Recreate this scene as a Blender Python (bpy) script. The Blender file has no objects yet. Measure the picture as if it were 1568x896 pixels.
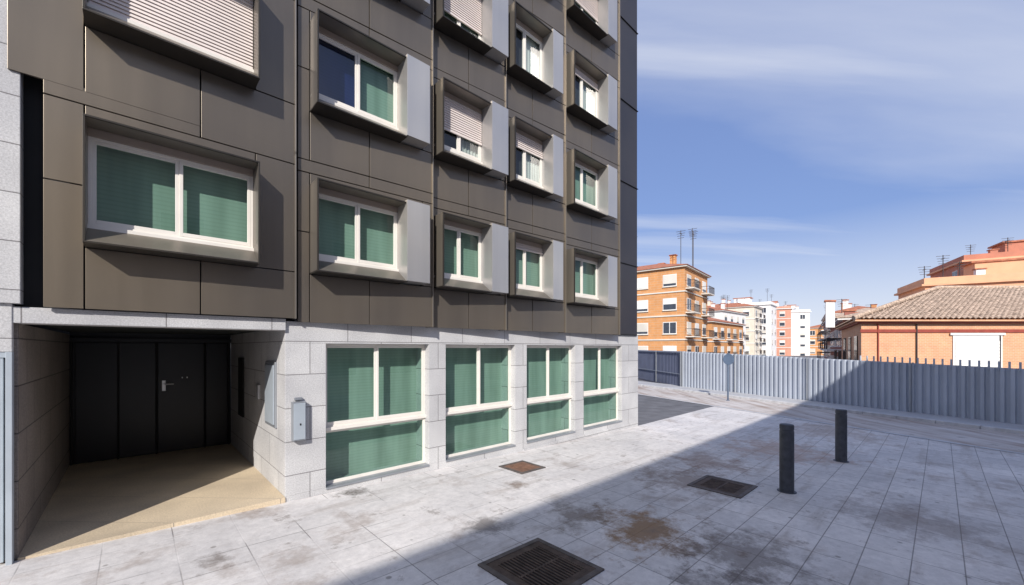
import bpy, math, random
from mathutils import Vector, Matrix
random.seed(7)
sc=bpy.context.scene
TH=math.atan2(.684,.729); CO=Vector((4.03,12.86,0))
D=Vector((math.cos(TH),math.sin(TH),0)); Nn=Vector((-math.sin(TH),math.cos(TH),0))
KS=.9
def gz(xl): return -.084+.0205*max(0,-xl) if xl>-25 else -.084+.0205*25
def loc(X,Y):
    r=Vector((X,Y,0))-CO; return r.dot(D), r.dot(Nn)

# ---------------------------------------------------------------- materials
def N(nt,t,ins=None,**pr):
    n=nt.nodes.new(t)
    for k,v in pr.items(): setattr(n,k,v)
    if ins:
        for k,v in ins.items():
            s=n.inputs[k]
            if isinstance(v,bpy.types.NodeSocket): nt.links.new(v,s)
            else: s.default_value=v
    return n
def newmat(name):
    m=bpy.data.materials.new(name); m.use_nodes=True
    return m,m.node_tree,m.node_tree.nodes['Principled BSDF']
def mixc(nt,f,a,b,mode='MIX'):
    n=nt.nodes.new('ShaderNodeMix'); n.data_type='RGBA'; n.blend_type=mode
    for s,v in ((n.inputs[0],f),(n.inputs[6],a),(n.inputs[7],b)):
        if isinstance(v,bpy.types.NodeSocket): nt.links.new(v,s)
        else: s.default_value=v
    return n.outputs[2]
def ramp(nt,f,a,b,ca=(0,0,0,1),cb=(1,1,1,1)):
    n=N(nt,'ShaderNodeValToRGB',{'Fac':f}); e=n.color_ramp.elements
    e[0].position=a;e[0].color=ca;e[1].position=b;e[1].color=cb
    return n.outputs['Color']
def c4(c,k=1): return (c[0]*k,c[1]*k,c[2]*k,1)
def mat(name,col,rough=.7,metal=0,ns=3,amt=.15,bump=0,bs=60,stretch=None):
    m,nt,p=newmat(name)
    tc=N(nt,'ShaderNodeTexCoord').outputs['Object']
    v=tc
    if stretch: v=N(nt,'ShaderNodeMapping',{'Vector':tc,'Scale':stretch}).outputs[0]
    no=N(nt,'ShaderNodeTexNoise',{'Vector':v,'Scale':ns,'Detail':5})
    col_=ramp(nt,no.outputs['Fac'],.3,.7,c4(col,1-amt),c4(col,1+amt))
    nt.links.new(col_,p.inputs['Base Color'])
    p.inputs['Roughness'].default_value=rough; p.inputs['Metallic'].default_value=metal
    if bump:
        nb=N(nt,'ShaderNodeTexNoise',{'Vector':tc,'Scale':bs,'Detail':3})
        b=N(nt,'ShaderNodeBump',{'Height':nb.outputs['Fac'],'Strength':bump,'Distance':.01})
        nt.links.new(b.outputs[0],p.inputs['Normal'])
    return m
def brickmat(name,c1,c2,cm,w,h,mort,off=.5,rough=.8,speck=0,spscale=70,big=.12,ground=False):
    m,nt,p=newmat(name)
    tc=N(nt,'ShaderNodeTexCoord').outputs['Object']
    sx=N(nt,'ShaderNodeSeparateXYZ',{0:tc})
    ad=N(nt,'ShaderNodeMath',{0:sx.outputs[0],1:sx.outputs[1]},operation='ADD').outputs[0]
    cv=N(nt,'ShaderNodeCombineXYZ',{0:ad,1:sx.outputs[2]}).outputs[0]
    b=N(nt,'ShaderNodeTexBrick',{'Vector':cv,'Color1':c4(c1),'Color2':c4(c2),'Mortar':c4(cm),'Scale':1,'Mortar Size':mort,'Mortar Smooth':.1,'Brick Width':w,'Row Height':h},offset=off)
    col=b.outputs['Color']
    if speck:
        n1=N(nt,'ShaderNodeTexNoise',{'Vector':tc,'Scale':spscale,'Detail':6,'Roughness':.8})
        col=mixc(nt,1,col,ramp(nt,n1.outputs['Fac'],.36,.62,(1-speck,)*3+(1,),(1+speck*.4,)*3+(1,)),'MULTIPLY')
    n2=N(nt,'ShaderNodeTexNoise',{'Vector':tc,'Scale':1.3,'Detail':5})
    col=mixc(nt,1,col,ramp(nt,n2.outputs['Fac'],.3,.7,(1-big,1-big,1-big*.9,1),(1+big*.5,)*3+(1,)),'MULTIPLY')
    nt.links.new(col,p.inputs['Base Color']); p.inputs['Roughness'].default_value=rough
    bp=N(nt,'ShaderNodeBump',{'Height':b.outputs['Fac'],'Strength':.5,'Distance':.006},invert=True)
    nt.links.new(bp.outputs[0],p.inputs['Normal'])
    return m
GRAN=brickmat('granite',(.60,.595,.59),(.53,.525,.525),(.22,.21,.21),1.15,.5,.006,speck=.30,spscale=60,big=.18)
GRAND=brickmat('granite_porch_shaded',(.24,.205,.18),(.20,.17,.15),(.07,.06,.055),.9,.5,.008,speck=.34,spscale=45,big=.14)  # browner porch granite, with the recess shade put into its colour
def cladmat(name,c,metal,rough,streak=.05):
    m,nt,p=newmat(name)
    tc=N(nt,'ShaderNodeTexCoord').outputs['Object']
    mp=N(nt,'ShaderNodeMapping',{'Vector':tc,'Scale':(5,5,.3)}).outputs[0]
    n1=N(nt,'ShaderNodeTexNoise',{'Vector':mp,'Scale':1,'Detail':4,'Roughness':.5})
    n2=N(nt,'ShaderNodeTexNoise',{'Vector':tc,'Scale':.45,'Detail':2})
    col=ramp(nt,n1.outputs['Fac'],.3,.75,c4(c,1-streak),c4(c,1+streak))
    col=mixc(nt,1,col,ramp(nt,n2.outputs['Fac'],.3,.7,(.80,.81,.85,1),(1.20,1.15,1.05,1)),'MULTIPLY')
    nt.links.new(col,p.inputs['Base Color'])
    p.inputs['Metallic'].default_value=metal
    r=N(nt,'ShaderNodeMapRange',{'Value':n1.outputs['Fac'],'To Min':rough-.05,'To Max':rough+.07})
    nt.links.new(r.outputs[0],p.inputs['Roughness'])
    b=N(nt,'ShaderNodeBump',{'Height':n2.outputs['Fac'],'Strength':.25,'Distance':.04})
    nt.links.new(b.outputs[0],p.inputs['Normal'])
    return m
CLAD=cladmat('bronze_cladding',(.172,.149,.124),.55,.34)
CLAD2=cladmat('bronze_cladding_inner',(.22,.20,.175),.55,.34)
EDGE=cladmat('bronze_edge',(.05,.045,.04),.5,.4)
FIN=cladmat('aluminium_fin',(.48,.475,.475),.55,.32)
DARK=mat('dark_gap',(.012,.012,.014),.8)
ENDC=cladmat('dark_cladding',(.045,.045,.055),.3,.5)
FRAME=mat('window_frame_cream',(.75,.71,.65),.45,amt=.04)
SHBOX=mat('shutter_case',(.32,.26,.215),.5,amt=.05)
SHUT=mat('roller_shutter',(.70,.62,.58),.55,amt=.06)
METAL=mat('grey_metal',(.34,.36,.39),.45,.5,amt=.08)
GATE=mat('gate_metal',(.42,.47,.52),.45,.2,amt=.08)
DOORM=mat('dark_door',(.008,.009,.014),.4,amt=.1)
STEEL=mat('steel',(.8,.8,.8),.35,.6,amt=.03)
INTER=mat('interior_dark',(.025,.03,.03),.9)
def curtain(name,k):
    m,nt,p=newmat(name)
    tc=N(nt,'ShaderNodeTexCoord').outputs['Object']
    w=N(nt,'ShaderNodeTexWave',{'Vector':tc,'Scale':6,'Distortion':.2},bands_direction='Z')
    n=N(nt,'ShaderNodeTexNoise',{'Vector':N(nt,'ShaderNodeMapping',{'Vector':tc,'Scale':(2.5,2.5,.3)}).outputs[0],'Scale':1.5})
    col=ramp(nt,w.outputs['Fac'],0,.5,c4((.66,.68,.64),k),c4((.72,.74,.70),k))
    col=mixc(nt,1,col,ramp(nt,n.outputs['Fac'],.3,.7,(.7,.73,.71,1),(1.06,1.06,1.06,1)),'MULTIPLY')
    nt.links.new(col,p.inputs['Base Color']); p.inputs['Roughness'].default_value=.9
    return m
CURT=curtain('curtain',.74)
def glass(name,c,extra=.04):
    m=bpy.data.materials.new(name); m.use_nodes=True; nt=m.node_tree; nt.nodes.clear()
    o=nt.nodes.new('ShaderNodeOutputMaterial')
    t=N(nt,'ShaderNodeBsdfTransparent',{'Color':c4(c)})
    g=N(nt,'ShaderNodeBsdfGlossy',{'Color':(1,1,1,1),'Roughness':.01})
    f=N(nt,'ShaderNodeLayerWeight',{'Blend':.5}).outputs['Facing']
    f=N(nt,'ShaderNodeMath',{0:f,1:5.0},operation='POWER').outputs[0]
    a=N(nt,'ShaderNodeMath',{0:f,1:.9,2:extra},operation='MULTIPLY_ADD')
    mx=N(nt,'ShaderNodeMixShader',{0:a.outputs[0],1:t.outputs[0],2:g.outputs[0]})
    nt.links.new(mx.outputs[0],o.inputs[0]); return m
GLASS=glass('green_glass',(.54,.70,.64))
GLASSC=glass('clear_glass',(.85,.9,.9),.06)
GLASSB=glass('sky_reflection_glass',(.12,.17,.38),.08)  # blue tint stands in for sky mirrored in an open sash

# ---------------------------------------------------------------- mesh builder
class MB:
    def __init__(s): s.v=[];s.f=[];s.m=[];s.ml=[]
    def mi(s,m):
        if m not in s.ml: s.ml.append(m)
        return s.ml.index(m)
    def poly(s,pts,m):
        i=len(s.v); s.v+= [tuple(p) for p in pts]; s.f.append(tuple(range(i,i+len(pts)))); s.m.append(s.mi(m))
    def hexa(s,p,m):
        i=len(s.v); s.v+=[tuple(q) for q in p]
        for f in ((0,3,2,1),(4,5,6,7),(0,1,5,4),(1,2,6,5),(2,3,7,6),(3,0,4,7)):
            s.f.append(tuple(i+k for k in f)); s.m.append(s.mi(m))
    def box(s,x0,x1,y0,y1,z0,z1,m):
        if x0>x1:x0,x1=x1,x0
        if y0>y1:y0,y1=y1,y0
        if z0>z1:z0,z1=z1,z0
        s.hexa([(x0,y0,z0),(x1,y0,z0),(x1,y1,z0),(x0,y1,z0),(x0,y0,z1),(x1,y0,z1),(x1,y1,z1),(x0,y1,z1)],m)
    def slab(s,x0,x1,ya,yb,t,z0,z1,m):
        s.hexa([(x0,ya,z0),(x1,yb,z0),(x1,yb+t,z0),(x0,ya+t,z0),(x0,ya,z1),(x1,yb,z1),(x1,yb+t,z1),(x0,ya+t,z1)],m)
    def lathe(s,cx,cy,prof,m,n=24):
        i=len(s.v)
        for r,z in prof:
            for k in range(n):
                a=2*math.pi*k/n; s.v.append((cx+r*math.cos(a),cy+r*math.sin(a),z))
        mi=s.mi(m)
        for j in range(len(prof)-1):
            for k in range(n):
                s.f.append((i+j*n+k,i+j*n+(k+1)%n,i+(j+1)*n+(k+1)%n,i+(j+1)*n+k)); s.m.append(mi)
    def rod(s,a,b,r,m,n=8):
        a=Vector(a);b=Vector(b);d=(b-a).normalized()
        u=d.orthogonal().normalized();w=d.cross(u);i=len(s.v)
        for p in (a,b):
            for k in range(n):
                t=2*math.pi*k/n; s.v.append(tuple(p+u*r*math.cos(t)+w*r*math.sin(t)))
        mi=s.mi(m)
        for k in range(n):
            s.f.append((i+k,i+(k+1)%n,i+n+(k+1)%n,i+n+k)); s.m.append(mi)
        s.f.append(tuple(i+n+k for k in range(n))); s.m.append(mi)
        s.f.append(tuple(i+k for k in range(n))[::-1]); s.m.append(mi)
    def obj(s,name,parent=None,smooth=False,bevel=0,shear=0):
        if shear: s.v=[(x+shear*y,y,z) for x,y,z in s.v]
        me=bpy.data.meshes.new(name); me.from_pydata(s.v,[],s.f)
        for m in s.ml: me.materials.append(m)
        me.polygons.foreach_set('material_index',s.m)
        if smooth: me.polygons.foreach_set('use_smooth',[True]*len(s.f))
        me.update()
        o=bpy.data.objects.new(name,me); sc.collection.objects.link(o)
        if parent: o.parent=parent
        if bevel:
            b=o.modifiers.new('bevel','BEVEL'); b.width=bevel; b.segments=2; b.limit_method='ANGLE'
        if smooth:
            e=o.modifiers.new('es','EDGE_SPLIT'); e.split_angle=math.radians(35)
        return o
def empty(name,l=(0,0,0),rz=0):
    e=bpy.data.objects.new(name,None); sc.collection.objects.link(e); e.location=l; e.rotation_euler=(0,0,rz); return e
def frame_obj(o): o.location=CO; o.rotation_euler=(0,0,TH)

# ================================================================ MAIN BUILDING (local: x along facade, y into building)
B=empty('apartment_building',CO,TH)
ZT=2.78; ST=2.46; NF=6; TOP=ZT+ST*NF
core=MB()
core.box(-24,-.16,.06,14,2.84,TOP,DARK)
core.box(-24,-12.95,.3,14,-.3,2.84,DARK)
core.obj('core_walls',B)
st=MB()
bays=[(-9.54,-7.68),(-7.30,-5.43),(-5.05,-3.24),(-2.86,-.96)]
zb,zt=.2,2.47
xs=[-10.12]+[v for b in bays for v in b]+[0]
for i in range(0,len(xs),2): st.box(xs[i],xs[i+1],0,.5,zb,zt,GRAN)
st.box(-10.12,0,0,.5,-.4,zb,GRAN)
st.box(-10.12,0,0,.5,zt,ZT+.02,GRAN)
st.box(-10.12,-9.9,.5,4.6,-.4,2.8,GRAN)
st.box(-.3,0,.5,14,-.4,ZT+.02,GRAN)
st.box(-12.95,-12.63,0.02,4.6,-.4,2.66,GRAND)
st.box(-12.95,-10.12,-.05,.3,2.66,2.83,GRAN)
st.box(-10.15,-.05,-.03,0,-.3,.06,GRAN)
st.box(-24,-12.66,-.06,.3,2.36,2.86,GRAN)
st.box(-24,-12.60,-.10,.06,2.86,TOP,GRAN)
st.obj('stone_walls',B,bevel=.006)
rc=MB()
FLOORM=brickmat('porch_floor',(.66,.54,.38),(.62,.51,.36),(.3,.25,.2),1.2,1.2,.004,speck=.25,spscale=50,big=.2)
rc.box(-12.63,-10.12,-.02,4.6,-.3,.20,FLOORM)
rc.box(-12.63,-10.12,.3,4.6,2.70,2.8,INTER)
rc.box(-12.63,-10.12,4.6,4.7,-.3,2.8,DOORM)
rc.obj('porch',B)
dr=MB()
for a,b in ((-12.55,-11.98),(-11.96,-11.42),(-11.38,-10.62),(-10.58,-10.2)):
    dr.box(a,b,4.54,4.6,.22,2.5,DOORM)
dr.box(-12.63,-10.12,4.5,4.6,2.52,2.6,DOORM)
for x in (-12.6,-11.97,-11.40,-10.60,-10.16): dr.box(x-.02,x+.01,4.52,4.6,.2,2.52,DARK)
dr.box(-11.32,-11.26,4.525,4.54,1.5,1.72,STEEL)
dr.rod((-11.29,4.5,1.64),(-11.13,4.5,1.64),.014,STEEL); dr.rod((-11.29,4.54,1.64),(-11.29,4.5,1.64),.014,STEEL)
dr.box(-11.0,-10.98,4.52,4.54,1.75,1.78,STEEL); dr.box(-10.92,-10.9,4.52,4.54,1.75,1.78,STEEL)
dr.obj('entrance_door',B,bevel=.004)
pb=MB()
pb.box(-10.15,-10.12,.45,1.1,1.15,2.18,METAL); pb.box(-10.165,-10.15,.5,1.05,1.2,2.13,GATE)
pb.box(-10.155,-10.12,1.6,1.8,1.5,1.75,STEEL)
pb.box(-10.15,-10.12,3.0,3.5,1.0,2.2,DARK)
pb.box(-10.04,-9.86,-.10,0,1.02,1.6,METAL); pb.box(-10.03,-9.87,-.112,-.10,1.04,1.58,GATE)
pb.box(-9.95,-9.93,-.12,-.112,1.25,1.28,DARK)
pb.box(-10.0,-9.9,-.05,0,1.62,1.66,METAL)
pb.obj('utility_boxes',B,bevel=.006)
gt=MB()
for i in range(12):
    x=-12.72-i*.12; gt.box(x-.05,x,-.04,.0,.2,2.3,GATE)
gt.box(-14.4,-12.66,-.05,.01,2.3,2.36,GATE); gt.box(-14.4,-12.66,.012,.03,.2,2.3,METAL); gt.box(-12.70,-12.655,-.09,.0,.15,2.358,GATE)
gt.obj('metal_gate',B,bevel=.004)

# --- windows
fr=MB(); gl=MB(); cu=MB(); sh=MB(); bx=MB(); pn=MB()
def window(x0,x1,z0,z1,yg,case=.1,shut=0,cd=.1,gms=(GLASS,GLASS),mull=True,curt=True,split=.5,fw=.03,sw=.038):
    if case: fr.box(x0,x1,yg-.05,yg+.02,z1-case,z1,SHBOX); z1-=case
    fr.box(x0,x0+fw,yg-.03,yg+.04,z0,z1,FRAME); fr.box(x1-fw,x1,yg-.03,yg+.04,z0,z1,FRAME)
    fr.box(x0+fw,x1-fw,yg-.03,yg+.04,z0,z0+fw,FRAME); fr.box(x0+fw,x1-fw,yg-.03,yg+.04,z1-fw,z1,FRAME)
    a,b,c,d=x0+fw,x1-fw,z0+fw,z1-fw
    segs=[(a,b)]
    if mull:
        xm=a+(b-a)*split; segs=[(a,xm),(xm,b)]
    for k,(p,q) in enumerate(segs):
        yo=yg-.02-.012*k
        fr.box(p,p+sw,yo,yo+.04,c,d,FRAME); fr.box(q-sw,q,yo,yo+.04,c,d,FRAME)
        fr.box(p+sw,q-sw,yo,yo+.04,c,c+sw+.01,FRAME); fr.box(p+sw,q-sw,yo,yo+.04,d-sw,d,FRAME)
        gl.poly([(p+sw,yo+.02,c+sw),(q-sw,yo+.02,c+sw),(q-sw,yo+.02,d-sw),(p+sw,yo+.02,d-sw)],gms[k])
    if mull: fr.box(x0-.02,x1+.02,yg-.07,yg-.03,z0-.05,z0+.004,FRAME)
    if curt: 
        yb=yg+cd
        cu.poly([(x0,yb,z0),(x1,yb,z0),(x1,yb,z1),(x0,yb,z1)],CURT)
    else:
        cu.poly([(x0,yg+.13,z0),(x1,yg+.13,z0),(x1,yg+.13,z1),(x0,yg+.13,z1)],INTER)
        w=x1-x0
        n=14; 
        for k in range(n):
            xa=x0+w*.5+w*.5*k/n; xb=x0+w*.5+w*.5*(k+1)/n
            ya=yg+.07+.02*(k%2); yb=yg+.07+.02*((k+1)%2)
            cu.poly([(xa,ya,z0),(xb,yb,z0),(xb,yb,z1),(xa,ya,z1)],CURT)
    if shut>0:
        zz=z1; zl=z1-(z1-z0)*shut
        while zz>zl:
            s0=max(zl,zz-.045)
            sh.hexa([(x0+.01,yg-.058,s0),(x1-.01,yg-.058,s0),(x1-.01,yg-.035,s0),(x0+.01,yg-.035,s0),
                     (x0+.01,yg-.043,zz-.004),(x1-.01,yg-.043,zz-.004),(x1-.01,yg-.035,zz-.004),(x0+.01,yg-.035,zz-.004)],SHUT)
            zz-=.045
        sh.box(x0+.01,x1-.01,yg-.062,yg-.034,zl-.03,zl,SHUT)
for (a,b) in bays:
    window(a,b,1.12,zt,.17,case=0,cd=.30,split=.48 if a<-9 else .5)
    window(a,b,zb+.0,1.07,.17,case=0,cd=.30,mull=False,fw=.02,sw=.02)
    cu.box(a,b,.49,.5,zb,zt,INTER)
    bx.box(a,b,-.02,.14,zb-.03,zb+.002,METAL)
YF=-.43; YG=-.08
def boxwin(x0,x1,fin,zb0,shut,gms,curt,ybk):
    za=zb0+.74; zc=zb0+2.10
    t=.02; e=.03
    for (m,ya,yb_) in ((EDGE,YF,YF+e),(CLAD2,YF+e,ybk)):
        bx.box(x0,x1,ya,yb_,zc-t,zc,m)
        bx.box(x0,x0+t,ya,yb_,za+t,zc-t,m)
        if fin<=0: bx.box(x1-t,x1,ya,yb_,za+t,zc-t,m)
    bx.box(x0,x1,YF,ybk,za,za+t,EDGE)
    bx.hexa([(x0+t,YF+.01,za+t),(x1-t,YF+.01,za+t),(x1-t,YG,za+t),(x0+t,YG,za+t),
             (x0+t,YF+.01,za+t+.004),(x1-t,YF+.01,za+t+.004),(x1-t,YG-.03,za+.24),(x0+t,YG-.03,za+.24)],CLAD2)
    if fin>0:
        bx.box(x1-t,x1+fin,YF-.03,ybk,za+.02,zc+.03,FIN)
    window(x0+t,x1-t,za+.25,zc-t,YG,case=.09,shut=shut,cd=.125,gms=gms,curt=curt)
    return za,zc
def colpanels(xl,xr,yl,yr,b0,b1,base,za,zc,mid,last=False):
    g=.007; ms=(yr-yl)/(xr-xl); Y=lambda x: yl+ms*(x-xl)
    def P(a,b,c,d,m=CLAD):
        w1,w2=random.uniform(-.004,.004),random.uniform(-.004,.004)
        pn.slab(a+g,b-g,Y(a+g)+w1,Y(b-g)+w2,.03,c+g,d-g,m)
    z2=base+ST-.19; z3=base+ST
    P(xl,b0-.004,base,z2-.9) ; P(xl,b0-.004,z2-.9,z2)
    P(b0-.004,mid,base,za-.0); P(mid,xr,base,za-.0)
    if xr-b1>.03: P(b1+.004,xr,za,z2)
    P(b0-.004,b1+.004 if xr-b1>.03 else xr,zc,z2)
    P(xl,mid,z2,z3); P(mid,xr,z2,z3)
    pn.box(xr-.022,xr-.002,yr-.03,.06,base,z3,CLAD2)
cols=[(-12.45,-10.0,-.12,-.12,-12.14,-10.52,0,-11.12),
      (-9.97,-7.73,-.07,-.22,-9.80,-8.36,.42,-8.9),
      (-7.71,-5.91,-.07,-.22,-7.64,-6.48,.42,-6.85),
      (-5.89,-3.90,-.07,-.22,-5.83,-4.62,.34,-5.0),
      (-3.88,-1.44,-.07,-.22,-3.80,-2.36,.42,-2.7)]
shm={(0,1):1.0,(2,1):.62,(0,2):.5,(2,2):.8,(3,1):.3,(4,2):.15,(3,3):.5,(4,1):0,(1,1):0,(4,3):.7,(1,2):.3,(2,3):.4,(3,0):.12}
for fl in range(NF):
    base=ZT+ST*fl
    for ci,(xl,xr,yl,yr,b0,b1,fin,mid) in enumerate(cols):
        s=shm.get((ci,fl),random.choice([0,0,.3,.6]) if fl>2 else 0)
        clear=(ci,fl) in ((2,1),(3,1),(3,2),(4,2))
        gms=(GLASSC,GLASSC) if clear else (GLASS,GLASS)
        if (ci,fl)==(1,1): gms=(GLASSB,GLASS)
        za,zc=boxwin(b0,b1,fin,base,s,gms,not clear,.05)
        if ci==0 and fl>0: xl-=.24
        colpanels(xl,xr,yl,yr,b0,b1+fin,base+(.05 if ci==0 and fl==0 else 0),za,zc,mid)
    zs=base+ST-.27
    pn.box(-1.42,-.13,-.04,.06,(base if fl==0 else base-.27)+.008,zs-.008,ENDC)
    pn.box(-1.42,-.10,-.07,.06,zs-.006,zs+.006,DARK)
    pn.box(-.16,-.13,.06,14,(base if fl==0 else base-.27)+.008,zs-.008,ENDC)
bx.box(-10.0,-.16,-.06,.06,ZT+.02,ZT+.04,DARK)
fr.obj('window_frames',B,bevel=.004); gl.obj('window_glass',B); cu.obj('blinds',B); sh.obj('roller_shutters',B)
bx.obj('window_boxes',B,bevel=.003); pn.obj('cladding_panels',B,bevel=.003)
rf=MB(); rf.box(-24.1,0,-.3,14.1,TOP,TOP+.3,CLAD); rf.obj('roof_parapet',B)

# ================================================================ GROUND
def strip(xs,y0,y1,dz,m,name,extra=None):
    g=MB()
    for a,b in zip(xs[:-1],xs[1:]):
        g.poly([(a,y0,gz(a)+dz),(b,y0,gz(b)+dz),(b,y1,gz(b)+dz),(a,y1,gz(a)+dz)],m)
    o=g.obj(name); frame_obj(o); return o
ASPH_SHADE=mat('asphalt_corner_shade',(.15,.15,.16),.9,ns=2,amt=.25,bump=.3)  # dark asphalt; past the building corner its tone stands in for shade
strip([-3000,-25,0,3000],-3000,3000,-.008,ASPH_SHADE,'ground')
def stainfn(nt,tc):
    no=lambda s,d=6,r=.6,v=tc: N(nt,'ShaderNodeTexNoise',{'Vector':v,'Scale':s,'Detail':d,'Roughness':r}).outputs['Fac']
    M=lambda a,b,op='MULTIPLY': N(nt,'ShaderNodeMath',{0:a,1:b},operation=op).outputs[0]
    return no,M
def pavemat():
    m,nt,p=newmat('pavement_tiles')
    tc=N(nt,'ShaderNodeTexCoord').outputs['Object']
    no,M=stainfn(nt,tc)
    b=N(nt,'ShaderNodeTexBrick',{'Vector':tc,'Color1':(.80,.77,.745,1),'Color2':(.71,.685,.665,1),'Mortar':(.33,.31,.30,1),'Scale':1,'Mortar Size':.0065,'Mortar Smooth':.3,'Brick Width':.6,'Row Height':.4,'Bias':0},offset=0)
    slab=mixc(nt,ramp(nt,no(1.1),.40,.56),b.outputs['Color'],(.78,.75,.725,1))
    sx=N(nt,'ShaderNodeSeparateXYZ',{0:tc})
    far=N(nt,'ShaderNodeMapRange',{'Value':sx.outputs[1],'From Min':-1.8,'From Max':-4.5}).outputs[0]
    col=mixc(nt,far,slab,b.outputs['Color'])
    col=mixc(nt,1,col,ramp(nt,no(.5,8,.6),.32,.68,(.77,.77,.78,1),(1.06,1.05,1.04,1)),'MULTIPLY')
    col=mixc(nt,1,col,ramp(nt,no(9,6,.75),.35,.65,(.84,.84,.84,1),(1.05,1.05,1.05,1)),'MULTIPLY')
    s1=ramp(nt,no(.9,10,.72),.55,.66)
    col=mixc(nt,M(s1,.5),col,(.27,.20,.155,1))
    mpv=N(nt,'ShaderNodeMapping',{'Vector':tc,'Location':(7,3,0)}).outputs[0]
    s2=ramp(nt,no(2.6,9,.75,mpv),.585,.66)
    col=mixc(nt,M(s2,.55),col,(.18,.14,.115,1))
    mpv=N(nt,'ShaderNodeMapping',{'Vector':tc,'Scale':(.35,2.2,1),'Location':(2,9,0)}).outputs[0]
    s3=ramp(nt,no(1.3,8,.65,mpv),.54,.68)
    col=mixc(nt,M(s3,.4),col,(.30,.24,.19,1))
    def patch(px,py,r,c,k):
        nonlocal col
        lx,ly=loc(px,py)
        dv=N(nt,'ShaderNodeVectorMath',{0:tc,1:(lx,ly,0)},operation='DISTANCE').outputs['Value']
        q=M(no(2.6,9,.75),r*4.0)
        q=N(nt,'ShaderNodeMath',{0:dv,1:q},operation='ADD').outputs[0]
        f=N(nt,'ShaderNodeMapRange',{'Value':q,'From Min':r*2.9,'From Max':r*2.25,'To Max':k}).outputs[0]
        col=mixc(nt,f,col,c)
    patch(1.75,5.2,.85,(.26,.145,.055,1),.88)
    patch(2.6,4.6,.9,(.15,.125,.11,1),.7)
    patch(.9,5.6,.6,(.17,.13,.10,1),.7)
    patch(3.2,7.3,1.1,(.22,.15,.11,1),.65)
    patch(2.0,3.9,.6,(.13,.11,.10,1),.7)
    patch(-2.5,6.4,.26,(.10,.085,.07,1),.9)
    patch(-.3,5.2,.4,(.13,.11,.10,1),.7)
    patch(.1,6.9,.28,(.2,.14,.1,1),.75)
    patch(-3.2,4.3,.25,(.15,.12,.1,1),.7)
    patch(-4.0,5.0,.2,(.2,.16,.13,1),.6)
    patch(5.6,5.6,1.0,(.22,.18,.16,1),.55)
    patch(6.5,9.8,1.6,(.40,.24,.16,1),.6)
    patch(4.2,8.6,1.0,(.28,.18,.13,1),.6)
    patch(9.5,12,1.8,(.38,.27,.20,1),.5)
    vo=N(nt,'ShaderNodeTexVoronoi',{'Vector':tc,'Scale':2.3,'Randomness':1})
    gs=ramp(nt,vo.outputs['Distance'],.05,.08,(.65,.65,.65,1),(0,0,0,1))
    col=mixc(nt,gs,col,(.2,.18,.16,1))
    nt.links.new(col,p.inputs['Base Color'])
    p.inputs['Roughness'].default_value=.75
    bp=N(nt,'ShaderNodeBump',{'Height':b.outputs['Fac'],'Strength':.3,'Distance':.005},invert=True)
    b2=N(nt,'ShaderNodeBump',{'Height':no(30),'Strength':.25,'Distance':.01,'Normal':bp.outputs[0]})
    nt.links.new(b2.outputs[0],p.inputs['Normal'])
    return m
PAVE=pavemat()
strip([-30,-25,0,9],-30,0,0,PAVE,'pavement')
# ---- street along the fence
F0=Vector((10.5,24.8,0)); fd=Vector((.394,-.919,0)); q=Vector((-.919,-.394,0)); G0=-.084
def roadmat():
    m,nt,p=newmat('worn_concrete_road')
    tc=N(nt,'ShaderNodeTexCoord').outputs['Object']; no,M=stainfn(nt,tc)
    col=ramp(nt,no(.7,6),.3,.7,(.50,.45,.41,1),(.66,.62,.59,1))
    mpv=N(nt,'ShaderNodeMapping',{'Vector':tc,'Rotation':(0,0,math.radians(-23)),'Scale':(2.4,.3,1)}).outputs[0]
    col=mixc(nt,M(ramp(nt,no(1.0,8,.65,mpv),.46,.64),.7),col,(.30,.20,.15,1))
    col=mixc(nt,M(ramp(nt,no(2.2,9,.75),.57,.67),.6),col,(.15,.12,.10,1))
    nt.links.new(col,p.inputs['Base Color']); p.inputs['Roughness'].default_value=.85
    b2=N(nt,'ShaderNodeBump',{'Height':no(25),'Strength':.3,'Distance':.01}); nt.links.new(b2.outputs[0],p.inputs['Normal'])
    return m
ROADM=roadmat()
SIDE=brickmat('sidewalk',(.52,.52,.53),(.48,.48,.49),(.2,.2,.2),300,300,.004,speck=.2)
KERB=mat('kerb_stone',(.55,.55,.56),.8,ns=5,amt=.15,bump=.3)
def fp(u,o,z): 
    v=F0+fd*u+q*o; return (v.x,v.y,z)
g=MB(); g.poly([fp(-25,1.45,G0+.006),fp(-25,4.6,G0+.006),fp(19,4.6,G0+.006),fp(19,1.45,G0+.006)],ROADM); g.obj('road')
g=MB()
u=-25
while u<19:
    g.hexa([fp(u+.008,1.3,G0-.05),fp(u+.992,1.3,G0-.05),fp(u+.992,1.45,G0-.05),fp(u+.008,1.45,G0-.05),fp(u+.008,1.3,G0+.12),fp(u+.992,1.3,G0+.12),fp(u+.992,1.45,G0+.11),fp(u+.008,1.45,G0+.11)],KERB); u+=1
g.obj('kerb',bevel=.012)
g=MB(); g.hexa([fp(-25,-.4,G0-.05),fp(19,-.4,G0-.05),fp(19,1.3,G0-.05),fp(-25,1.3,G0-.05),fp(-25,-.4,G0+.115),fp(19,-.4,G0+.115),fp(19,1.3,G0+.115),fp(-25,1.3,G0+.115)],SIDE); g.obj('sidewalk')
g=MB(); u=-25
while u<19:
    g.poly([fp(u,4.6,G0+.01),fp(u,4.78,G0+.01),fp(u+.985,4.78,G0+.01),fp(u+.985,4.6,G0+.01)],KERB); u+=1
g.obj('paving_border')

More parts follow.
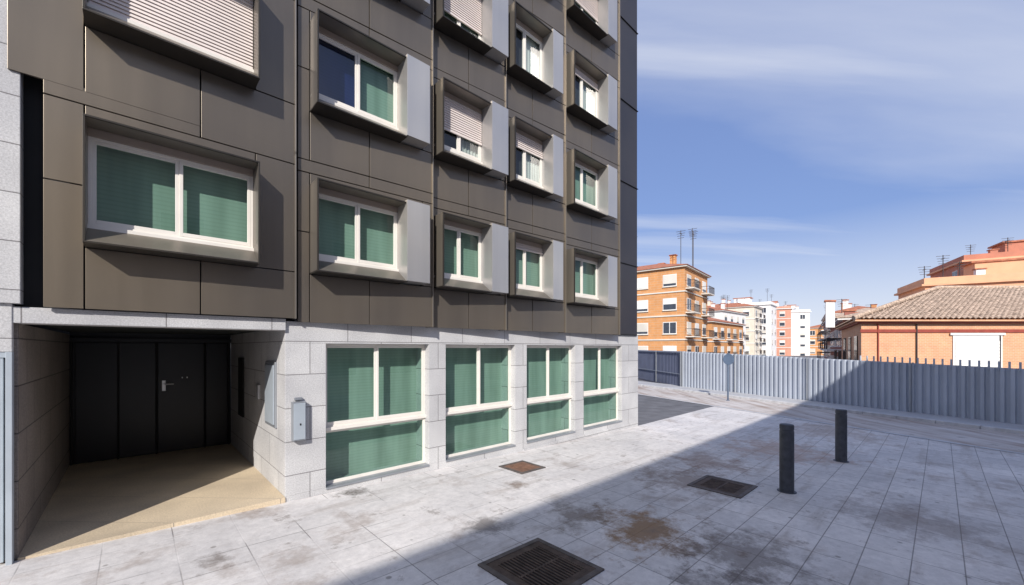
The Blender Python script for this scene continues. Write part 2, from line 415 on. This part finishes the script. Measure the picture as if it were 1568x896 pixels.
# ---- corrugated fence
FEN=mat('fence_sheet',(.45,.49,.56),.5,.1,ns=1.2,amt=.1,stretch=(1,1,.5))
FEN2=mat('fence_sheet_shaded',(.13,.15,.23),.5,.15,ns=1.2,amt=.1)  # same fence sheet, with shade put into a darker colour
def fence(name,P0,dr,L,h0,h1,m,pickets=None):
    e=empty(name); g=MB(); nrm=Vector((-dr.y,dr.x,0))
    pts=[];p=.22;u=0
    while u<L:
        for a,o in ((0,0),(.42,0),(.5,.08),(.92,.08),(1,0)):
            if a<1: pts.append((u+a*p,o))
        u+=p
    zf=G0+.11
    for (a,o),(b,o2) in zip(pts[:-1],pts[1:]):
        A=P0+dr*a+nrm*o; Bp=P0+dr*b+nrm*o2
        ha=h0+(h1-h0)*a/L; hb=h0+(h1-h0)*b/L
        g.poly([(A.x,A.y,zf),(Bp.x,Bp.y,zf),(Bp.x,Bp.y,zf+hb),(A.x,A.y,zf+ha)],m)
    g.obj('corrugated_sheet',e)
    g=MB(); u=0
    while u<=L:
        A=P0+dr*u+nrm*.12; B2=P0+dr*u-nrm*.03; h=h0+(h1-h0)*u/L
        g.rod((A.x,A.y,zf),(A.x,A.y,zf+h+.02),.03,METAL); 
        g.box(B2.x-.025,B2.x+.025,B2.y-.02,B2.y+.02,zf,zf+h,METAL); u+=3.6
    for k in (.35,.97):
        A=P0+nrm*.105; Bq=P0+dr*L+nrm*.105
        g.rod((A.x,A.y,zf+h0*k),(Bq.x,Bq.y,zf+h1*k),.022,METAL)
    g.obj('posts_and_rails',e)
    if pickets:
        g=MB(); u=pickets
        while u<L:
            A=P0+dr*u+nrm*.07; h=h0+(h1-h0)*u/L
            g.rod((A.x,A.y,zf+h-.1),(A.x,A.y,zf+h+.2),.03,m,6); u+=.22
        g.obj('picket_tips',e)
    return e
fence('corrugated_fence',F0,fd,19,2.17,1.55,FEN,pickets=9.2)
d2=Vector((-.06,1,0)).normalized()  # return turned to graze the sun, so it stays dim
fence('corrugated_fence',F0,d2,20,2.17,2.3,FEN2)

# ---- bollards
BOL=mat('bollard_paint',(.055,.06,.075),.5,.2,ns=12,amt=.25,bump=.15)
for X,Y in ((4.61,6.75),(7.2,8.8)):
    lx,ly=loc(X,Y); z=gz(lx); g=MB(); r=.105
    g.lathe(X,Y,[(0.14,z),(.14,z+.008),(r+.008,z+.01),(r,z+.02),(r,z+1.02),(r-.006,z+1.025),(r-.006,z+1.045),(r,z+1.05),(r,z+1.11),(r-.012,z+1.13),(.0,z+1.14)],BOL,32)
    g.obj('bollard',smooth=True)
# ---- drain grates
RUST=mat('rusty_iron',(.10,.07,.055),.7,.4,ns=9,amt=.4,bump=.5)
RUST2=mat('iron_frame',(.13,.11,.10),.7,.3,ns=9,amt=.3,bump=.4)
def grate(X,Y,w,h,m,lid=False):
    lx,ly=loc(X,Y); g=MB(); z=gz(lx)
    g.box(-w/2,w/2,-h/2,h/2,-.02,.004,DARK if not lid else m)
    b=.06
    g.box(-w/2,w/2,-h/2,-h/2+b,.004,.016,RUST2); g.box(-w/2,w/2,h/2-b,h/2,.004,.016,RUST2)
    g.box(-w/2,-w/2+b,-h/2+b,h/2-b,.004,.016,RUST2); g.box(w/2-b,w/2,-h/2+b,h/2-b,.004,.016,RUST2)
    b2=b+.09
    for s in (-1,1):
        g.box(-w/2+b,w/2-b,s*(h/2-b2),s*(h/2-b-.005),.004,.012,m); g.box(s*(w/2-b2),s*(w/2-b-.005),-h/2+b2,h/2-b2,.004,.012,m)
    x=-w/2+b2+.01
    while x<w/2-b2-.015:
        g.box(x,x+.02,-h/2+b2,h/2-b2,.004,.014,m); x+=.045
    g.box(-w/2+b2,w/2-b2,-.012,.012,.004,.0145,m)
    o=g.obj('drain_grate'); p=CO+D*lx+Nn*ly; o.location=(p.x,p.y,z); o.rotation_euler=(0,math.atan(.0205) if lx<0 else 0,TH)
grate(.30,4.22,.93,.95,RUST); grate(3.65,6.98,.88,.85,RUST)
RUST3=mat('red_iron',(.22,.12,.08),.8,.1,ns=9,amt=.3,bump=.5)
grate(.2,7.95,.66,.66,RUST3)
# ---- small sign on post
g=MB(); SGN=mat('sign_back',(.09,.13,.20),.5,.2)
X,Y=10.2,19.0
e=empty('traffic_sign',(X,Y,G0))
g.rod((0,0,0),(0,0,2.25),.035,SGN,10); g.rod((0,-.06,1.95),(0,-.04,1.95),.26,SGN,24); g.rod((0,0,0),(0,0,.03),.08,SGN,10)
g.box(-.04,.04,-.035,-.025,1.85,2.05,SGN)
g.obj('post_and_disc',e)

# ================================================================ OTHER BUILDINGS
OR=brickmat('orange_brick',(.66,.31,.115),(.60,.28,.105),(.6,.4,.25),.9,.3,.02,big=.12)
OR2=brickmat('salmon_brick',(.74,.37,.19),(.66,.32,.165),(.66,.46,.32),.26,.09,.012,big=.14)
RD=brickmat('red_brick',(.34,.12,.09),(.30,.11,.08),(.3,.18,.14),.5,.15,.01)
CRM=mat('cream_render',(.74,.66,.55),.85,ns=1,amt=.08)
WHT=mat('white_render',(.82,.80,.78),.85,ns=1,amt=.06)
PNK=mat('pink_render',(.62,.30,.21),.85,ns=1,amt=.1)
TRC=mat('terracotta_render',(.50,.20,.13),.85,ns=1,amt=.1)
SAL=mat('salmon_render',(.76,.41,.24),.85,ns=1,amt=.08)
TILE=mat('clay_tiles',(.48,.36,.27),.85,ns=7,amt=.5,bump=.4,bs=20)
TIL2=mat('red_roof',(.42,.16,.09),.85,ns=3,amt=.3)
WIN=mat('dark_window',(.05,.06,.08),.15,amt=.2)
WTR=mat('white_trim',(.78,.77,.74),.6,amt=.05)
BLN=mat('pale_blind',(.66,.62,.55),.7,amt=.15,ns=.3)
IRON=mat('dark_iron',(.05,.04,.04),.6)
REDT=mat('red_trim',(.30,.06,.04),.6)
def antenna(g,x,y,z,h,r=.035):
    g.rod((x,y,z),(x,y,z+h),r,IRON,5)
    for k in range(4): 
        zz=z+h-.1-.28*k; L=.55-.06*k
        g.rod((x-L,y,zz),(x+L,y,zz),r*.7,IRON,4)
    g.rod((x,y-.5,z+h-.4),(x,y+.5,z+h-.4),r*.7,IRON,4)
def bldg(name,X,Y,rot,w,d,h,wall,fl=3.0,px=3.2,z0=-.1,roof='tile',balc=(),band=WTR,face=(0,1),ant=2,chim=2,win=(1.3,1.4),anth=3.0,roofm=None,bands=True):
    e=empty(name,(X,Y,z0),rot); g=MB(); roofm=roofm or TIL2
    g.box(0,w,0,d,-6,h,wall); g.obj('walls',e)
    g=MB(); gb=MB(); n=max(1,int(h/fl)+1)
    def place(L,fn,fi):
        k=max(1,int(L/px)); pitch=L/k
        def fn3(G,p,q,o0,o1,za,zb,m):
            if fi==0: G.box(p,q,-o1,-o0,za,zb,m)
            elif fi==1: G.box(-o1,-o0,p,q,za,zb,m)
            else: G.box(w+o0,w+o1,p,q,za,zb,m)
        for i in range(k):
            for j in range(n):
                zc=h-fl*(j+.5)
                if zc<-2: continue
                c=pitch*(i+.5); a,b=c-win[0]/2,c+win[0]/2; z1,z2=zc-win[1]/2,zc+win[1]/2
                fn(g,a-.08,b+.08,.03,z1-.08,z2+.08,WTR); fn(g,a,b,.05,z1,z2,WIN)
                s=random.choice([0,.3,.5,.8,1])
                if s: fn(g,a,b,.07,z2-(z2-z1)*s,z2,random.choice([BLN,WTR,BLN]))
                else: fn(g,c-.04,c+.04,.06,z1,z2,WTR)
                fn(g,a-.12,b+.12,.14,z1-.16,z1-.08,band)
                if fi in balc and (i%2==0 or k<3):
                    fn3(gb,a-.6,b+.6,0,1.0,z1-.5,z1-.36,band)
                    fn3(gb,a-.6,b+.6,.95,1.0,z1+.5,z1+.56,IRON)
                    kk=a-.6
                    while kk<b+.6:
                        fn3(gb,kk,kk+.04,.96,.99,z1-.36,z1+.5,IRON); kk+=.22
                    fn3(gb,a-.6,a-.56,0,.95,z1+.5,z1+.55,IRON); fn3(gb,b+.56,b+.6,0,.95,z1+.5,z1+.55,IRON)
    if 0 in face: place(w,lambda G,a,b,o,z1,z2,m:G.box(a,b,-o,0,z1,z2,m),0)
    if 1 in face: place(d,lambda G,a,b,o,z1,z2,m:G.box(-o,0,a,b,z1,z2,m),1)
    if 2 in face: place(d,lambda G,a,b,o,z1,z2,m:G.box(w,w+o,a,b,z1,z2,m),2)
    for j in range(1,n if bands else 1):
        z=h-fl*j
        if z>-2: g.box(-.1,w+.1,-.1,d+.1,z-.06,z+.1,band)
    g.obj('windows_and_bands',e)
    if gb.v: gb.obj('balconies',e)
    g=MB()
    g.box(-.35,w+.35,-.35,d+.35,h,h+.22,band)
    if roof=='tile':
        z=h+.22; o=.45; rh=min(w,d)*.16; m=min(w,d)/2
        A=[(-o,-o,z),(w+o,-o,z),(w+o,d+o,z),(-o,d+o,z)]
        if w>=d: R_=[(m,d/2,z+rh),(w-m,d/2,z+rh)]; fs=[(0,1,5,4),(1,2,5),(2,3,4,5),(3,0,4)]
        else: R_=[(w/2,m,z+rh),(w/2,d-m,z+rh)]; fs=[(0,1,4),(1,2,5,4),(2,3,5),(3,0,4,5)]
        V=A+R_
        for f in fs: g.poly([V[i] for i in f],roofm)
        g.box(-o,w+o,-o,d+o,z-.05,z-.001,roofm)
    else:
        g.box(-.1,w+.1,-.1,.15,h+.22,h+.9,wall); g.box(-.1,.15,.15,d,h+.22,h+.9,wall); g.box(w-.15,w+.1,.15,d,h+.22,h+.9,wall)
        g.box(w*.3,w*.6,d*.3,d*.6,h+.2,h+2.6,wall); g.box(w*.28,w*.62,d*.28,d*.62,h+2.6,h+2.8,TIL2)
    for i in range(chim):
        x=w*(.15+.7*random.random()); y=d*(.1+.5*random.random()); hh=1.6+random.random()
        if h<7: hh*=.6
        g.box(x-.35,x+.35,y-.3,y+.3,h,h+hh,wall if i%2 else WHT); g.box(x-.45,x+.45,y-.4,y+.4,h+hh,h+hh+.12,TIL2)
    g.obj('roof',e)
    g=MB()
    for i in range(ant): antenna(g,w*random.random(),d*.6*random.random(),h+.3,anth+2.0*random.random(),.04)
    if g.v: g.obj('antennas',e)
    return e
R=math.radians
def at(X,Y,rot,w): return X-w*math.cos(rot),Y-w*math.sin(rot)
x,y=at(20.6,48,R(-40),14)
bldg('orange_brick_apartment_building',x,y,R(-40),14,10,12.2,OR,face=(0,2),balc=(2,),fl=2.9,px=3.0,ant=6,chim=5,win=(1.5,1.3),anth=4,band=BLN)
x,y=at(30.8,62,R(-45),9); bldg('brick_apartment_building',x,y,R(-45),9,16,6.5,OR,face=(0,2),balc=(2,),ant=1)
x,y=at(45,86,R(-48),12); bldg('white_apartment_building',x,y,R(-48),12,14,10.4,WHT,face=(0,2),ant=3,roof='tile',chim=3,bands=False)
x,y=at(59,98,R(-42),14); bldg('cream_apartment_building',x,y,R(-42),14,9,12.6,CRM,face=(0,2),balc=(2,),ant=4,roof='tile',chim=4)
x,y=at(72,112,R(-42),14); bldg('white_apartment_building',x,y,R(-42),14,9,14.6,WHT,face=(0,2),ant=3,roof='flat',bands=False)
x,y=at(86,124,R(-35),9); bldg('brick_apartment_tower',x,y,R(-35),9,6,14.6,PNK,face=(0,2),ant=2,roof='flat')
x,y=at(97,131,R(-20),8); bldg('white_apartment_building',x,y,R(-20),8,9,14.2,WHT,face=(0,2),ant=1,roof='flat')
bldg('cream_apartment_building',50,150,0,40,12,15.5,CRM,face=(0,),ant=4,chim=5)
bldg('brick_row_house',106,128,R(50),26,10,9,OR,face=(0,1),balc=(0,),ant=3,chim=4)
bldg('red_brick_terrace',26.0,31.6,R(-36),5,19,4.6,RD,face=(1,),balc=(1,),ant=0,chim=2,px=2.2,fl=2.5,win=(.9,1.4),roofm=TILE,z0=0)
bldg('red_brick_terrace',37.6,47.4,R(-36),7,20,6.0,RD,face=(1,),balc=(1,),ant=2,chim=3,px=2.4,fl=2.6,win=(.9,1.4),anth=1.6,roofm=TILE)
bldg('brick_row_house',52,66,R(-36),8,22,8.0,OR,face=(1,),balc=(1,),ant=2,chim=4,px=2.6,win=(.9,1.3),anth=1.8)
bldg('salmon_apartment_building',46.2,45,R(-30),16,9,9.4,SAL,face=(0,1),ant=5,chim=3,roof='flat',px=4.4,anth=1.6,bands=False,band=SAL,fl=2.4,win=(1.1,1.0))
bldg('terracotta_apartment_building',58.5,52,R(-30),16,11,13.6,TRC,face=(0,1),ant=4,chim=3,roof='flat',px=4,anth=1.8,band=SAL,bands=False)
# ---- tile roofed house
SH=.7
H=empty('brick_house',(19.1,22,0))
g=MB(); g.box(0,17,0,9,-.3,3.75,OR2); g.obj('walls',H,shear=SH)
g=MB()
g.box(-.06,17.1,-.06,0,3.25,3.42,REDT); g.box(-.25,17.2,-.25,9.2,3.75,3.84,REDT)
g.box(-.4,17.3,-.4,9.4,3.84,3.93,OR2)
g.box(3.0,3.06,-.08,0,-.3,3.7,IRON); g.box(.9,.96,-.08,0,-.3,3.7,REDT)
g.obj('eaves',H,shear=SH)
g=MB(); g.box(5.0,7.7,-.05,0,-.2,3.1,WTR)
for k in range(15): g.box(5.15,7.55,-.075,-.05,.1+k*.18,.26+k*.18,WTR)
g.box(4.85,7.85,-.1,0,3.1,3.22,WTR); g.box(7.56,7.6,-.1,-.05,-.2,3.1,IRON)
g.obj('roller_door',H,shear=SH)
g=MB()
for k in range(3):
    ya=1.2+k*2.6; g.box(-.06,0,ya,ya+1.1,1.6,3.1,WIN); g.box(-.7,0,ya-.3,ya+1.4,1.3,1.42,WTR); g.box(-.7,-.66,ya-.3,ya+1.4,2.2,2.26,IRON)
    yy=ya-.3
    while yy<ya+1.4: g.box(-.69,-.67,yy,yy+.03,1.42,2.2,IRON); yy+=.15
g.obj('balconies',H,shear=SH)
g=MB()
z0=3.95; rise=2.45; hip=6.5; pitch=.3
nsub=6; x=-.5; dx=pitch/nsub; vs=26
def wz(x): return .08*abs(math.sin(math.pi*x/pitch))
def U(x,y,z): return (x-SH*y,y,z)
while x<20:
    for k in range(vs):
        v0,v1=k/vs,(k+1)/vs
        lim=(x+.5)/(hip+SH*5.5)
        if v0>=lim: break
        v1=min(v1,lim)
        y0_,y1_=-.5+5.5*v0,-.5+5.5*v1
        g.poly([U(x,y0_,z0+rise*v0+wz(x)+.02),U(x+dx,y0_,z0+rise*v0+wz(x+dx)+.02),U(x+dx,y1_,z0+rise*v1+wz(x+dx)),U(x,y1_,z0+rise*v1+wz(x))],TILE)
    x+=dx
y=-.5
while y<9.5:
    t=max(0,min((y+.5)/5.5,(9.5-y)/4.5,1))
    if t>0:
        g.poly([(-.5,y,z0+wz(y)),(-.5,y+dx,z0+wz(y+dx)),(-.5+hip*t,y+dx,z0+rise*t+wz(y+dx)),(-.5+hip*t,y,z0+rise*t+wz(y))],TILE)
    y+=dx
g.rod((-.5,-.5,z0+.06),(6.0,5.0,z0+rise+.06),.13,TILE,8); g.rod((6.0,5,z0+rise+.06),(17,5,z0+rise+.06),.13,TILE,8)
g.poly([(17.2,9.5,z0),(-.5,9.5,z0),(6,5,z0+rise),(17.2,5,z0+rise)],TILE)
g.obj('tiled_roof',H,shear=SH)
g=MB(); g.box(-1.2,-.5,9.2,9.8,4.0,6.0,WHT); g.box(-1.3,-.4,9.1,9.9,6.0,6.12,TIL2); g.obj('chimney',H,shear=SH)
# ---- opposite building (behind the camera), casts the big shade
O=empty('apartment_building',CO,TH); yo=-14; Ho=KS*(14-2.35)-.08
g=MB(); g.box(-45,5,yo-12,yo,-.5,Ho,CRM); g.obj('walls',O)
g=MB()
for i in range(15):
    for j in range(3):
        x=-43+i*3.2; z=1+j*2.9
        g.box(x-.08,x+1.38,yo,yo+.03,z-.08,z+1.48,WTR); g.box(x,x+1.3,yo,yo+.05,z,z+1.4,WIN); g.box(x,x+1.3,yo,yo+.07,z+.8,z+1.4,BLN)
g.obj('windows',O)

# ================================================================ LIGHT, SKY, CAMERA
r=(D*1.15+Nn*1.0+Vector((0,0,-KS))).normalized()
L=bpy.data.lights.new('sun','SUN'); L.energy=5; L.angle=R(.5); L.color=(1,.95,.885)
lo=bpy.data.objects.new('sun',L); sc.collection.objects.link(lo); lo.rotation_euler=r.to_track_quat('-Z','Y').to_euler()
w=bpy.data.worlds.new('World'); sc.world=w; w.use_nodes=True; nt=w.node_tree; bg=nt.nodes['Background']
sky=N(nt,'ShaderNodeTexSky',sky_type='NISHITA',sun_disc=False,sun_elevation=math.asin(-r.z),sun_rotation=math.atan2(-r.x,-r.y),air_density=1.0,dust_density=1.0,ozone_density=2.0,altitude=600)
tc=N(nt,'ShaderNodeTexCoord').outputs['Generated']
s=N(nt,'ShaderNodeSeparateXYZ',{0:tc})
zp=N(nt,'ShaderNodeMath',{0:N(nt,'ShaderNodeMath',{0:s.outputs[2],1:0.0},operation='MAXIMUM').outputs[0],1:.12},operation='ADD').outputs[0]
u=N(nt,'ShaderNodeMath',{0:s.outputs[0],1:zp},operation='DIVIDE').outputs[0]
v=N(nt,'ShaderNodeMath',{0:s.outputs[1],1:zp},operation='DIVIDE').outputs[0]
cv=N(nt,'ShaderNodeCombineXYZ',{0:u,1:v}).outputs[0]
def cl(rot,scl,lo_,scale,det,a,b):
    mp=N(nt,'ShaderNodeMapping',{'Vector':cv,'Rotation':(0,0,R(rot)),'Scale':scl,'Location':lo_}).outputs[0]
    n=N(nt,'ShaderNodeTexNoise',{'Vector':mp,'Scale':scale,'Detail':det,'Roughness':.52,'Distortion':.35})
    return ramp(nt,n.outputs['Fac'],a,b)
c1=cl(-25,(.25,1.0,1),(.7,.2,0),.7,9,.42,.80)
c2=cl(-40,(.2,1.6,1),(3.1,1.2,0),1.1,10,.46,.80)
cf=N(nt,'ShaderNodeMath',{0:c1,1:c2},operation='MAXIMUM').outputs[0]
hz=N(nt,'ShaderNodeMapRange',{'Value':s.outputs[2],'From Min':0.0,'From Max':.26,'To Min':.85,'To Max':0}).outputs[0]
base=mixc(nt,.62,sky.outputs[0],(1.85,2.7,5.7,1))
cfm=N(nt,'ShaderNodeMath',{0:N(nt,'ShaderNodeMath',{0:cf,1:.85},operation='MULTIPLY').outputs[0],1:hz},operation='MAXIMUM').outputs[0]
col=mixc(nt,cfm,base,(6.7,6.9,7.4,1))
nt.links.new(col,bg.inputs['Color']); bg.inputs['Strength'].default_value=.13
cam=bpy.data.cameras.new('camera'); co=bpy.data.objects.new('camera',cam); sc.collection.objects.link(co)
cam.sensor_width=36; cam.lens=616/1568*36; cam.shift_y=85/1568; cam.clip_end=6000; cam.clip_start=.05
co.location=(0,0,2.4); co.rotation_euler=(R(90),0,0); sc.camera=co
sc.view_settings.view_transform='Standard'; sc.view_settings.look='None'; sc.view_settings.exposure=0
